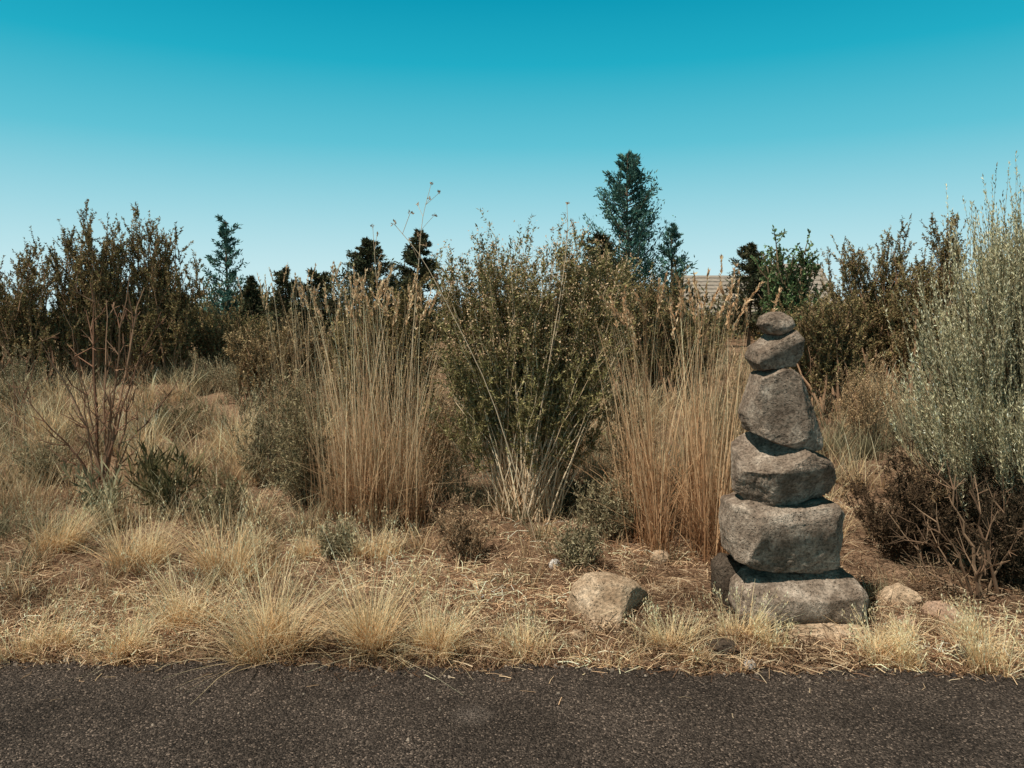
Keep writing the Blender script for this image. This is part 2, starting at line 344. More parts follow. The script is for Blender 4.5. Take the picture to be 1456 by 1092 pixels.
# ---------------------------------------------------------------- grass
ST0 = [(.60,.36,.175),(.70,.45,.23),(.44,.25,.115)]
ST1 = [(.95,.77,.47),(.95,.85,.58),(.95,.69,.40)]
def litter():
    n = 54000; x = R.uniform(-3.6, 3.6, n)
    y = edge(x)+.01+R.exponential(1.25, n)
    spill = R.random(n) < .006
    y = np.where(spill, edge(x)-R.exponential(.07, n), y)
    x = x*(1+np.maximum(y-3.5, 0)*.25)
    L = R.uniform(.02, .14, n)*np.where(spill, .5, 1); az = R.uniform(0, 2*math.pi, n); tilt = R.normal(0, .34, n)
    z = np.maximum(gz(x, y), np.where(y < edge(x), .001, -1))+R.uniform(.002, .035, n)*np.where(spill, .2, 1)
    tilt = np.where(spill, 0, tilt)
    d = np.stack([np.cos(az), np.sin(az), np.abs(tilt)], -1)
    p0 = np.stack([x, y, z], -1)
    P = np.stack([p0, p0+d*(L*.5)[:,None]+np.stack([R.normal(0,.006,n),R.normal(0,.006,n),np.zeros(n)],-1), p0+d*L[:,None]-np.array([0,0,1])*(L*np.abs(tilt)*.6)[:,None]], 1)
    side = unit(np.stack([-np.sin(az), np.cos(az), R.normal(0, .5, n)], -1))
    patch = (.88+.5*np.sin(x*2.3+np.sin(y*3)*1.5)*np.sin(y*2.9+x)+.3*np.sin(x*7.1+y*5)*np.sin(y*8-x*3))[:,None]
    patch = np.maximum(patch, .2)  # tint paints shadow patches into the straw, besides paler bleached ones
    col = pick([(.80,.57,.35),(.56,.365,.22),(.93,.72,.48),(.30,.17,.10),(.14,.08,.05),(.22,.13,.08)], n)*patch
    mb = MB(); ribbons(mb, P, np.repeat(R.uniform(.0014,.0037,n)[:,None], 3, 1), side, np.repeat(col[:,None], 3, 1))
    tag(mb.build('straw_litter', M_straw), 'fallen straw and dead stems strewn over the dirt', 'straw', kind='stuff')
litter()
def field():
    mb = MB()
    n = 3700
    Y = 3.65+R.beta(1.0, 1.7, n)*13
    X = R.uniform(-.82, .82, n)*(Y+1)
    X = np.where((Y < 5) & (np.abs(X-.3) < 1.4) & (R.random(n) < .72), -R.uniform(.6, 4, n), X)
    keep = ((np.sin(X*2.9+Y*1.9)*np.sin(Y*3.3-X*1.1) > -.35) | (R.random(n) < .25)) & ((Y > 4.6) | (R.random(n) < .65))
    X = X[keep]; Y = Y[keep]; n = len(X)
    kind = (np.sin(X*1.3+Y*.9)+np.sin(X*.7-Y*1.7+2)+R.normal(0, .9, n))
    nb = 28
    for cond, c0, c1, h in ((kind < -.2, [(.18,.155,.083),(.23,.195,.108)], [(.42,.365,.225),(.50,.43,.275),(.31,.285,.175)], .32),
                            ((kind >= -.2) & (kind < .55), [(.38,.23,.125),(.48,.295,.16)], [(.80,.56,.335),(.92,.69,.43),(.60,.40,.23)], .33),
                            (kind >= .55, ST0, ST1, .36)):
        i = np.where(cond)[0]; m = len(i)*nb; ii = np.repeat(i, nb)
        near = np.clip((Y[ii]-3.6)/1.8, .35, 1)
        r = R.uniform(0, .08, m); a = R.uniform(0, 2*math.pi, m)
        x = X[ii]+r*np.cos(a); y = Y[ii]+r*np.sin(a)
        base = np.stack([x, y, gz(x, y)], -1)
        tint = np.repeat(R.uniform(.5, 1.35, len(i)), nb)[:,None]; hh = np.repeat(R.uniform(.5, 1.5, len(i)), nb)
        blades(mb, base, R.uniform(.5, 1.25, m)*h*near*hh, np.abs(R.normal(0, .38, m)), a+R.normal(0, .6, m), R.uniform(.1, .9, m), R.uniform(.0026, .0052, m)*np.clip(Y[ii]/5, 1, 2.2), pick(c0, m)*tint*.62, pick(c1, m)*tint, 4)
    g = 360; gx = R.uniform(-2.4, 2.4, g); gy = edge(gx)+.0+R.exponential(.3, g); nb = 10
    ok = ~((gx > 1.05) & (gx < 1.75) & (gy < 3.4)); gx = gx[ok]; gy = gy[ok]; g = len(gx); m = g*nb; ii = np.repeat(np.arange(g), nb)
    x = gx[ii]+R.normal(0, .03, m); y = np.maximum(gy[ii]+R.normal(0, .03, m), edge(x)-.02)
    gh = np.repeat(R.uniform(.03, .16, g), nb)
    blades(mb, np.stack([x, y, np.maximum(gz(x, y), -.01)], -1), gh*R.uniform(.5, 1.3, m), np.abs(R.normal(.15, .5, m)), R.uniform(0, 2*math.pi, m), R.uniform(.1, .9, m), R.uniform(.0016, .003, m), pick(ST0, m), pick(ST1, m), 4)
    tag(mb.build('field_grass', M_straw), 'dry tan grass covering the field behind the path', 'grass', kind='stuff')
field()
def tuft(label, px, py, w, h, n=700, c0=ST0, c1=ST1, group='dry grass tufts', tall=48):
    b = hit(px, py); k = b[1]/F; r = w*k*R.uniform(.22, .34); hh = h*k
    n = int(n*R.uniform(.55, 1.1)); lean = R.uniform(.26, .55); bias = R.uniform(0, 2*math.pi); nc = int(R.integers(4, 9))
    cl = R.normal(0, .6, (nc,2)); j = R.integers(0, nc, n)
    x = b[0]+(cl[j,0]+R.normal(0, .26, n))*r; y = b[1]+(cl[j,1]+R.normal(0, .26, n))*r*.7+.02
    a = np.arctan2(y-b[1], x-b[0]); rr = np.hypot(x-b[0], y-b[1])
    y = np.maximum(y, edge(x)+.0)
    base = np.stack([x, y, gz(x, y)-.005], -1)
    t = thing('grass_tuft', label, 'grass', b, group)
    mb = MB(); hs = R.uniform(.35, 1.25, nc)[j]; cb = R.uniform(0, 2*math.pi, nc)[j]
    blades(mb, base, R.beta(1.6, 1.6, n)*hh*1.05*hs+.02, np.abs(R.normal(0, lean, n))+.12*np.minimum(rr/r, 2), np.where(R.random(n) < .4, cb, a)+R.normal(0, .8, n), R.uniform(.1, 1.2, n), R.uniform(.0018, .0042, n), pick(c0, n), pick(c1, n), 5)
    mb.build('blades', M_straw, t)
    mb = MB(); i = R.integers(0, n, tall); m = tall
    P = blades(mb, base[i], R.uniform(.6, 1.25, m)*hh, np.abs(R.normal(0, .24, m)), a[i], R.uniform(.05, .6, m), R.uniform(.0016, .0026, m), pick(c1, m), pick(c1, m), 5)
    q = np.repeat(P[:,-1], 7, 0)+R.normal(0, .004, (m*7,3))-np.array([0,0,1])*(R.uniform(0, .05, m*7))[:,None]
    leaves(mb, q, R.normal(0, .3, (m*7,3))+np.array([0,0,1]), np.full(m*7, .014), np.full(m*7, .004), pick(c1, m*7))
    mb.build('stalks', M_straw, t)
T = [('pale straw tuft at the lower left corner beside the path', 30, 938, 120, 110),
 ('straw tuft at the left edge below the dead red branches', 70, 785, 120, 95),
 ('low straw tuft on the path edge, second from the left corner', 170, 934, 100, 75),
 ('straw tuft in front of the leafy green plant', 200, 815, 120, 110),
 ('full straw tuft rising behind the path edge below the leafy green plant', 268, 900, 120, 135),
 ('straw tuft on the dirt left of the tall left grass clump', 318, 820, 100, 115),
 ('tall feathery straw tuft on the path edge left of centre', 388, 936, 120, 180),
 ('tall feathery straw tuft on the path edge nearest the photo centre', 525, 930, 125, 175),
 ('straw tuft on the path edge right beside the tall central tuft', 610, 932, 95, 95),
 ('low spreading straw tuft on the path edge left of the lone boulder', 745, 934, 140, 66),
 ('low straw tuft on the path edge between the lone boulder and the cairn', 955, 925, 130, 66),
 ('straw tuft against the left foot of the cairn', 1045, 912, 80, 72),
 ('sparse straw tuft in front of the bottom cairn stone', 1095, 922, 60, 45),
 ('straw tuft at the right foot of the cairn on the path edge', 1255, 948, 75, 75),
 ('low straw tuft on the path edge below the tan rock', 1310, 952, 95, 55),
 ('straw tuft on the path edge at the lower right corner', 1420, 955, 120, 90),
 ('short straw tuft in front of the tall left grass clump', 440, 795, 80, 60),
 ('short straw tuft below the right side of the tall left grass clump', 535, 797, 90, 65),
 ('fluffy pale straw tuft in the left field', 322, 640, 120, 95),
 ('pale straw tuft behind the leafy green plant', 222, 690, 110, 90),
 ('pale straw tuft in the left field behind the dead red branches', 80, 615, 110, 80),
 ('straw tuft under the silver sagebrush beside the pinkish flat rock', 1395, 915, 95, 70)]
for (l, a, b, w, h) in T: tuft(l, a, b, w, h)

def tall_grass(label, px, py, hw, tops, n_st, n_bl, n_seed, fan=.10, red=1.0):
    b = hit(px, py); k = b[1]/F
    t = thing('tall_grass', label, 'grass', b, 'tall dry grass clumps')
    cl = np.stack([R.uniform(-.78, .78, 16), R.normal(0, .18, 16)], -1)
    def bases(n):
        j = R.integers(0, 16, n); u = cl[j,0]+R.normal(0, .12, n); w = cl[j,1]+R.normal(0, .07, n)
        x = b[0]+u*hw*k; y = b[1]+.14+w
        return np.stack([x, y, gz(x, y)], -1), u
    bs, u = bases(n_st)
    py_ = tops[0]+(tops[1]-tops[0])*np.clip(R.beta(1.0, 1.6, n_st)+.18*np.abs(u), 0, 1)
    ztop = H+(450-py_)*k-b[2]
    az = np.where(u*.6+R.normal(0, .7, n_st) > 0, 0, math.pi)+R.normal(0, .9, n_st)
    rc = np.array([1, red, red**1.6])
    mb = MB()
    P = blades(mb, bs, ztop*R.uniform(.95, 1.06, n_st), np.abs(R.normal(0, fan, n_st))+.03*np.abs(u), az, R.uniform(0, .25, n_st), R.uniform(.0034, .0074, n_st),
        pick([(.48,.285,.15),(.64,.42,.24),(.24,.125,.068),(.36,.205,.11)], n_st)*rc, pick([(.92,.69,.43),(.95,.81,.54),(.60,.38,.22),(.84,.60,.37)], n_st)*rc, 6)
    mb.build('stalks', M_straw, t)
    bl, u2 = bases(n_bl); mb = MB()
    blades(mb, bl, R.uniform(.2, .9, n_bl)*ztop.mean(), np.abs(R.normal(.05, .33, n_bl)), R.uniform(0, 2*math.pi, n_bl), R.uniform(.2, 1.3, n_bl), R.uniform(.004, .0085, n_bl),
        pick([(.32,.18,.095),(.20,.11,.06),(.46,.28,.155)], n_bl)*rc, pick([(.84,.60,.36),(.52,.33,.185),(.36,.22,.125)], n_bl)*rc, 6)  # dark brown blades paint shade into the gaps inside the clump
    mb.build('leaf_blades', M_straw, t)
    idx = np.argsort(py_)[:int(n_seed*1.6)]; idx = R.permutation(idx)[:n_seed]
    for i in idx:
        p = P[i,-1]; d = unit(P[i,-1]-P[i,-2]+np.array([R.normal(0,.05),0,0])); m = 52; L = R.uniform(.11, .20)
        s = R.uniform(-.2, 1, m)*L
        q = p+d*s[:,None]-d*L*.4
        mb = MB()
        leaves(mb, q, d+R.normal(0, .3, (m,3)), R.uniform(.018, .036, m), R.uniform(.007, .013, m), pick([(.92,.70,.46),(.74,.51,.31),(.52,.34,.19)], m)*rc)
        mb.build('seed_head', M_straw, t)
tall_grass('tall golden dry grass clump left of the olive rabbitbrush', 526, 742, 92, (380, 690), 500, 460, 40, .08)
tall_grass('tall reddish dry grass clump between the olive rabbitbrush and the cairn', 982, 775, 86, (380, 690), 480, 430, 36, .08, red=.93)
tall_grass('sparse dry grass stalks behind the left side of the tall golden clump', 430, 610, 55, (365, 540), 70, 90, 16, .12)

# ---------------------------------------------------------------- shrubs and trees
def bez(A, B, Cc, K):
    t = np.linspace(0, 1, K)[None,:,None]
    return (1-t)**2*A[:,None]+2*t*(1-t)*B[:,None]+t**2*Cc[:,None]
def lobe(px, top, bot, hw, Y, w=1.0, ry=None):
    c = at(px, (top+bot)/2, Y); k = Y/F
    return (c, np.array([hw*k, (ry or hw)*k, (bot-top)/2*k]), w)
def shrub(name, label, cat, base, lobes, nst=60, ntw=500, nlf=22, leafL=.02, leafW=.006, cols=None, tw=.25, up=.8, spread=.5, sr=.012, scol=None, group=None,
          flower=None, fl_n=8, fl_size=.02, tstart=.35, base_r=.08, mat=None, leaf_spread=.5, woody='stems', fol='foliage', lin=0.0, wob=.03, tgw=.6, twc=None):
    t = thing(name, label, cat, base, group)
    scol = scol or [(.28,.19,.12),(.20,.13,.08)]
    ws = np.array([l[2] for l in lobes], float); ws /= ws.sum()
    li = R.choice(len(lobes), nst, p=ws)
    d = unit(R.normal(size=(nst,3))); rad = R.uniform(lin, 1, (nst,1))**.4
    E = np.array([lobes[i][0] for i in li])+d*rad*np.array([lobes[i][1] for i in li])
    a = R.uniform(0, 2*math.pi, nst); rr = base_r*np.sqrt(R.random(nst))
    x = base[0]+rr*np.cos(a); y = base[1]+rr*np.sin(a)
    A = np.stack([x, y, gz(x, y)-.02], -1)
    E[:,2] = np.maximum(E[:,2], gz(E[:,0], E[:,1])+.05)
    B = A+(E-A)*np.array([.4,.4,.45])+R.normal(0, .04, (nst,3))
    K = 9; P = bez(A, B, E, K)
    w = R.normal(0, 1, (nst,K,3))*wob*np.linspace(0, 1, K)[None,:,None]*.6; P = P+w
    rad = sr*R.uniform(.5, 1.2, (nst,1))*np.linspace(1, .18, K)[None]
    mb = MB(); cc = pick(scol, nst)
    tubes(mb, P, rad, np.repeat(cc[:,None], K, 1), 5)
    si = R.integers(0, nst, ntw); tt = R.uniform(tstart, 1, ntw)**.8*(K-1.001); k0 = tt.astype(int); fr = (tt-k0)[:,None]
    p0 = P[si,k0]*(1-fr)+P[si,k0+1]*fr
    tg = unit(P[si,k0+1]-P[si,k0])
    dr = unit(tg*tgw+R.normal(0, 1, (ntw,3))*spread+np.array([0,0,up]))
    Lw = tw*R.uniform(.4, 1.25, ntw)
    bend = R.normal(0, .12, (ntw,3))
    p1 = p0+dr*(Lw*.5)[:,None]+bend*(Lw*.3)[:,None]; p2 = p0+dr*Lw[:,None]+np.array([0,0,up*.12])*Lw[:,None]
    Q = np.stack([p0, p1, p2], 1)
    cw = pick(twc or scol, ntw)
    tubes(mb, Q, sr*.22*np.array([1,.7,.3])[None]*R.uniform(.6, 1.2, (ntw,1)), np.repeat(cw[:,None], 3, 1), 3)
    mb.build(woody, M_bark, t)
    m = ntw*nlf; wi = np.repeat(np.arange(ntw), nlf); s = R.uniform(.05, 1.05, m)[:,None]
    p = np.where(s < .5, p0[wi]+(p1-p0)[wi]*s*2, p1[wi]+(p2-p1)[wi]*(s*2-1))
    dirs = dr[wi]*.7+R.normal(0, leaf_spread, (m,3))
    tint = R.uniform(.65, 1.3, ntw)[wi][:,None]*R.uniform(.8, 1.15, nst)[si][wi][:,None]
    mb = MB()
    leaves(mb, p, dirs, leafL*R.uniform(.6, 1.3, m), leafW*R.uniform(.6, 1.3, m), pick(cols, m)*tint)
    mb.build(fol, mat or M_leaf, t)
    if flower:
        j = np.where(p2[:,2] > np.quantile(p2[:,2], .5))[0]; m = len(j)*fl_n; jj = np.repeat(j, fl_n)
        mb = MB()
        q = p2[jj]+R.normal(0, fl_size*1.1, (m,3))
        leaves(mb, q, R.normal(0, .8, (m,3))+np.array([0,0,.6]), fl_size*R.uniform(.6, 1.3, m), fl_size*.55*R.uniform(.6, 1.3, m), pick(flower, m))
        mb.build('flower_heads', M_flower, t)
    return t
DK = [(.27,.19,.09),(.30,.23,.105),(.185,.14,.066),(.36,.25,.14),(.22,.205,.09)]
RUST = [(.26,.155,.095),(.32,.19,.115)]
GB = 'dark bitterbrush shrubs on the skyline'
def dark(label, lobes, px, Y, n=900, **k):
    x = (px-728)/F*Y; b = np.array([x, Y, float(gz(x, Y))])
    return shrub('bitterbrush', label, 'shrub', b, lobes, nst=k.pop('nst', 110), ntw=int(n*1.25), nlf=k.pop('nlf', 44), leafL=.036, leafW=.014, cols=k.pop('cols', DK), tw=k.pop('tw', .23), up=.75, spread=.55, sr=.016, scol=RUST, group=GB, leaf_spread=.6, base_r=k.pop('base_r', .5), tstart=.2, lin=.25, **k)
dark('dark bushy shrub cut by the left edge of the photo', [lobe(-10,352,500,62,10.5), lobe(40,370,500,55,10.5), lobe(58,342,430,32,10.5,.5), lobe(30,450,510,75,10.5,.6)], 25, 10.5, 1300)
dark('tallest dark brown shrub on the left skyline', [lobe(135,320,500,54,11), lobe(140,278,400,30,11,.9), lobe(95,330,430,30,11,.6), lobe(170,332,430,26,11,.5), lobe(135,440,510,75,11,.6)], 135, 11, 1600)
dark('dark brown shrub with a broad crown right of the tallest left shrub', [lobe(225,340,500,54,11.3), lobe(265,362,500,32,11.3,.6), lobe(205,294,400,28,11.3,.8), lobe(242,314,390,24,11.3,.6), lobe(230,440,510,64,11.3,.6)], 225, 11.3, 1500)
dark('dark shrub behind the right side of the cairn', [lobe(1215,360,490,44,11), lobe(1255,342,490,38,11), lobe(1272,316,420,24,11,.6), lobe(1200,350,400,20,11,.4), lobe(1240,440,510,70,11,.7)], 1235, 11, 1500)
dark('dark shrub just left of the silver sagebrush on the skyline', [lobe(1330,322,490,40,10), lobe(1345,296,400,24,10,.7), lobe(1300,365,490,34,10), lobe(1320,430,510,60,10,.6)], 1325, 10, 1300)
dark('dark shrub behind the silver sagebrush at the right edge', [lobe(1420,325,490,50,10.4), lobe(1470,315,490,45,10.4)], 1430, 10.4, 900)
dark('low dark shrub below the slim blue green tree', [lobe(300,435,500,40,12), lobe(345,450,500,45,12)], 320, 12, 700)
dark('low brown shrub behind the top of the cairn', [lobe(1150,425,510,55,9), lobe(1190,425,500,40,9)], 1170, 9, 900)
dark('low dark shrub behind the seed heads of the right grass clump', [lobe(940,385,500,42,9.5), lobe(890,385,500,50,9.5), lobe(1000,447,510,50,9.5)], 940, 9.5, 1100)
dark('brown scrubby shrub between the spruce and the tall golden grass', [lobe(400,468,530,50,9), lobe(360,480,520,40,9), lobe(440,448,530,40,9)], 400, 9, 800, cols=[(.36,.26,.14),(.29,.205,.105),(.42,.31,.17)])
dark('brown shrub filling the gap behind the tall golden grass', [lobe(520,410,560,60,7.6), lobe(590,400,570,45,7.6)], 555, 7.6, 1100, cols=[(.26,.195,.09),(.20,.155,.07),(.32,.24,.11)])
def rusty(label, px, py, w, h, n=700):
    b = hit(px, py); Yl = float(b[1])+.25
    shrub('dry_shrub', label, 'shrub', b+np.array([0,.2,0]), [lobe(px, py-h, py-h*.25, w/2, Yl), lobe(px, py-h*.7, py-h*.05, w*.42, Yl)], nst=100, ntw=n, nlf=14, leafL=.026, leafW=.006, cols=[(.42,.275,.155),(.31,.20,.11),(.27,.215,.105),(.54,.38,.23)],
          tw=.15, up=.8, spread=.45, sr=.0045, scol=[(.56,.38,.23),(.42,.265,.155),(.66,.48,.30)], group='rusty dry shrubs among the tall grass', base_r=.14, tstart=.3)
rusty('rusty dry shrub wedged between the golden grass and the olive rabbitbrush', 622, 722, 90, 240, 600)
rusty('rusty dry shrub between the olive rabbitbrush and the reddish grass', 895, 745, 90, 260, 600)
rusty('rusty dry shrub just behind the left flank of the cairn', 1045, 740, 90, 260, 600)

EV = [(.06,.07,.04),(.09,.10,.05),(.11,.092,.05),(.06,.055,.035)]
BG = [(.06,.14,.12),(.09,.19,.155),(.045,.10,.09),(.13,.21,.15)]
def conifer(name, label, px, top, Y, w, cols, n=110, per=70, group=None, leafL=.11, leafW=.035, rise=.35, pw=.85, low=.08, bark=((.16,.105,.07),), mat=None, irr=.5):
    tp = at(px, top, Y); base = np.array([tp[0], Y, float(gz(tp[0], Y))]); Ht = tp[2]-base[2]
    t = thing(name, label, 'tree', base, group)
    K = 10; z = np.linspace(0, 1, K)
    P = base[None]+np.stack([np.sin(z*4+px)*.02*Ht*z*(1-z)*2, np.cos(z*3+px)*.02*Ht*z*(1-z)*2, z*Ht], -1)
    mb = MB(); tubes(mb, P[None], (Ht*.018*(1-.93*z)+.004)[None], np.repeat(np.array(bark[0])[None,None], K, 1), 7)
    tb = np.linspace(low, .98, n)+R.normal(0, .008, n); a = R.uniform(0, 2*math.pi, n)+np.arange(n)*2.4
    L = w/2*Y/F*2*(np.maximum(1-tb, .03)**pw)*R.uniform(1-irr, 1.12, n)
    p0 = np.stack([np.interp(tb, z, P[:,0]), np.interp(tb, z, P[:,1]), base[2]+tb*Ht], -1)
    out = np.stack([np.cos(a), np.sin(a), np.zeros(n)], -1)
    p2 = p0+out*L[:,None]+np.array([0,0,1])*(L*rise*R.uniform(.5, 1.4, n))[:,None]
    p1 = p0+out*(L*.55)[:,None]+np.array([0,0,1])*(L*rise*.15)[:,None]
    B = bez(p0, p1, p2, 6)
    tubes(mb, B, (.02*Ht/5*np.linspace(1, .2, 6))[None]*np.ones((n,1)), np.tile(np.array(bark[0]), (n,6,1)), 4)
    mb.build('trunk', M_bark, t)
    m = n*per; bi = np.repeat(np.arange(n), per); s = R.uniform(.12, 1.03, m)**.7; k = np.clip((s*5).astype(int), 0, 4); fr = (s*5-k)[:,None]
    q = B[bi,k]*(1-fr)+B[bi,k+1]*fr
    q = q+R.normal(0, 1, (m,3))*(.10*L[bi])[:,None]*np.array([1,1,.7])
    dirs = out[bi]*.6+R.normal(0, .6, (m,3))+np.array([0,0,rise])
    tint = R.uniform(.65, 1.35, n)[bi][:,None]
    mb = MB(); sc = Y/20
    leaves(mb, q, dirs, leafL*sc*R.uniform(.6, 1.3, m), leafW*sc*R.uniform(.7, 1.3, m), pick(cols, m)*tint)
    mb.build('crown', mat or M_conif, t)
conifer('conifer_tree', 'tall blue green conifer standing highest on the skyline', 893, 218, 25, 82, BG, n=150, per=95, rise=.8, pw=.66, irr=.5)
conifer('conifer_tree', 'small blue green tree just right of the tallest conifer', 955, 322, 24, 38, BG, n=60, per=55, rise=.8, pw=.5, irr=.65)
conifer('slim_tree', 'slim blue green young tree right of the dark left shrubs', 322, 315, 20, 44, BG, n=70, per=60, rise=.6, pw=.4, irr=.7)
conifer('spruce_tree', 'small dark spruce at the right of the slim young tree', 358, 395, 19, 44, EV, n=90, per=80, rise=.1, pw=.9)
GP = 'dark pines behind the tall golden grass'
conifer('pine_tree', 'dark pine left of the sparse seed head stalks', 405, 385, 17, 44, EV, n=80, per=90, group=GP, rise=.4, pw=.5)
conifer('pine_tree', 'dark pine behind the sparse seed head stalks', 450, 388, 18, 56, EV, n=80, per=90, group=GP, rise=.4, pw=.5)
conifer('pine_tree', 'dark pine with pointed top behind the middle of the golden grass', 525, 340, 17, 90, EV, n=130, per=120, group=GP, rise=.35, pw=.75)
conifer('pine_tree', 'dark pine between the golden grass and the olive rabbitbrush', 596, 328, 18, 70, EV, n=120, per=110, group=GP, rise=.35, pw=.8)
conifer('pine_tree', 'wide dark pine below the tall blue green conifer', 850, 335, 21, 80, EV, n=110, per=90, group='dark pines on the right skyline', rise=.3, pw=.6)
conifer('pine_tree', 'dark pine left of the loose green tree and above the cairn', 1068, 348, 22, 52, EV, n=110, per=90, group='dark pines on the right skyline', rise=.35, pw=.55)
GR = [(.12,.19,.08),(.17,.24,.10),(.09,.15,.07),(.16,.17,.085)]
x = (1120-728)/F*18
shrub('leafy_tree', 'loose leafy green tree with gaps in its crown above the cairn', 'tree', np.array([x, 18, float(gz(x, 18))]),
      [lobe(1090,312,430,22,18,.8), lobe(1112,306,400,22,18,.8), lobe(1142,330,430,28,18,1.2), lobe(1125,360,460,50,18,1.6)], nst=50, ntw=560, nlf=30, leafL=.075, leafW=.045, cols=GR, tw=.36, up=.5, spread=.6, sr=.045, base_r=.1, mat=M_leaf, woody='trunk', fol='crown', wob=.08, tstart=.2)
def scrub():
    mb = MB(); n = 1100; Y = R.uniform(24, 34, n); X = R.uniform(-.95, .95, n)*Y
    hgt = 1.0+.45*np.sin(X*.45)+.3*np.sin(X*1.3+1)+R.normal(0, .2, n)
    m = n*60; i = np.repeat(np.arange(n), 60)
    p = np.stack([X[i]+R.normal(0, .45, m), Y[i]+R.normal(0, .45, m), gz(X[i], Y[i])+R.random(m)**.7*np.maximum(hgt[i], .4)], -1)
    leaves(mb, p, R.normal(0, .5, (m,3))+np.array([0,0,.9]), R.uniform(.12, .3, m), R.uniform(.05, .1, m), pick(DK+EV, m)*R.uniform(.7, 1.3, n)[i][:,None])
    tag(mb.build('distant_scrub', M_conif), 'dark scrub massed along the far side of the field', 'scrub', kind='stuff')
scrub()

OL = [(.235,.21,.085),(.295,.26,.115),(.16,.145,.06),(.36,.30,.15),(.27,.215,.105)]
b = hit(750, 732); Yb = float(b[1])-.05
shrub('rabbitbrush', 'big olive rabbitbrush with dried flower heads between the two tall grass clumps', 'shrub', b,
      [lobe(672,372,560,78,Yb,1.5), lobe(760,345,560,95,Yb,1.4), lobe(848,368,560,80,Yb,1.5), lobe(805,312,420,32,Yb,.6), lobe(650,355,440,40,Yb,.8), lobe(725,328,420,60,Yb,.9), lobe(870,355,470,42,Yb,.9),
       lobe(665,480,640,62,Yb,.8), lobe(750,470,620,85,Yb,.8), lobe(850,480,640,62,Yb,.8)],
      nst=380, ntw=5600, nlf=20, leafL=.030, leafW=.0090, cols=OL, tw=.16, up=.65, spread=.55, sr=.0060, scol=[(.80,.62,.42),(.62,.44,.28),(.88,.70,.50)], twc=[(.46,.34,.20),(.35,.25,.14)], base_r=.24,
      flower=[(.72,.49,.30),(.82,.59,.38),(.54,.35,.21)], fl_n=6, fl_size=.016, tstart=.46, lin=.12)
SG = [(.64,.57,.35),(.74,.67,.43),(.47,.42,.25),(.86,.78,.55),(.30,.26,.15)]
x = at(1500, 860, 4.3)[0]; b = np.array([x, 4.3, float(gz(x, 4.3))])
shrub('sagebrush', 'large silver green sagebrush at the right edge of the photo', 'shrub', b,
      [lobe(1390,415,600,78,4.3,1.2), lobe(1335,475,640,54,4.3,1.0), lobe(1450,385,600,75,4.3,1.2), lobe(1530,385,640,80,4.3,.7), lobe(1385,370,470,36,4.3,.6), lobe(1440,350,430,34,4.3,.6), lobe(1340,580,720,55,4.1,.5), lobe(1420,580,740,70,4.05,.6)],
      nst=190, ntw=3000, nlf=48, leafL=.021, leafW=.0056, cols=SG, tw=.38, up=1.25, spread=.16, sr=.009, scol=[(.14,.09,.058),(.19,.13,.085)], twc=[(.40,.33,.20),(.28,.23,.14)], base_r=.25, leaf_spread=.22, tstart=.5, wob=.05, tgw=.95)

def dead(label, px, py, specs, Y=None, col=((.26,.14,.09),(.34,.205,.13)), r0=.013, name='dead_shrub', cat='shrub', twn=6, twl=.26):
    b = hit(px, py) if Y is None else np.array([(px-728)/F*Y, Y, float(gz((px-728)/F*Y, Y))])
    t = thing(name, label, cat, b); mb = MB(); K = 10
    for (ex, ey) in specs:
        e = at(ex, ey, b[1]+R.normal(0, .12)); A = b+np.array([R.normal(0, .05), R.normal(0, .05), -.02])
        P = bez(A[None], (A+(e-A)*np.array([R.uniform(.1,.5),.3,R.uniform(.4,.65)]))[None], e[None], K)
        P = P+R.normal(0, .014, P.shape)*np.linspace(0, 1, K)[None,:,None]
        c = pick(col, 1)
        tubes(mb, P, (r0*R.uniform(.6, 1.2)*np.linspace(1, .22, K))[None], np.repeat(c[:,None], K, 1), 5)
        k = R.integers(3, K-1, twn); p0 = P[0,k]; tg = unit(P[0,k+1]-P[0,k])
        d = unit(tg+R.normal(0, .6, (twn,3))); L = twl*R.uniform(.4, 1.2, twn)
        Q = np.stack([p0, p0+d*(L*.5)[:,None]+R.normal(0, .01, (twn,3)), p0+d*L[:,None]+np.array([0,0,.15])*L[:,None]], 1)
        tubes(mb, Q, r0*.42*np.array([1,.7,.4])[None]*np.ones((twn,1)), np.repeat(pick(col, twn)[:,None], 3, 1), 4)
        q0 = np.repeat(Q[:,1], 3, 0); d2 = unit(np.repeat(d, 3, 0)+R.normal(0, .6, (twn*3,3))); L2 = np.repeat(L, 3)*R.uniform(.2, .5, twn*3)
        Q2 = np.stack([q0, q0+d2*(L2*.5)[:,None], q0+d2*L2[:,None]], 1)
        tubes(mb, Q2, r0*.25*np.array([1,.8,.5])[None]*np.ones((twn*3,1)), np.repeat(pick(col, twn*3)[:,None], 3, 1), 3)
    mb.build('branches', M_bark, t)
    return t
dead('bare reddish dead shrub with forking branches in the left field', 142, 705,
     [(90,440),(130,400),(185,390),(230,440),(60,500),(200,520),(165,560),(110,520),(240,560),(150,430),(45,590),(205,410)])
dead('bare thin dead twigs at the left edge of the photo', 20, 640, [(10,470),(40,500),(70,470),(-20,480),(30,540)], twl=.16, r0=.007)
dead('tangle of dark dead sagebrush wood at the right edge beyond the rocks', 1400, 855, [(1330,730),(1380,700),(1290,770),(1440,700),(1310,810),(1460,730),(1400,760),(1350,680),(1270,730)], col=((.17,.105,.067),(.23,.15,.095)), r0=.010, twn=6, twl=.2)
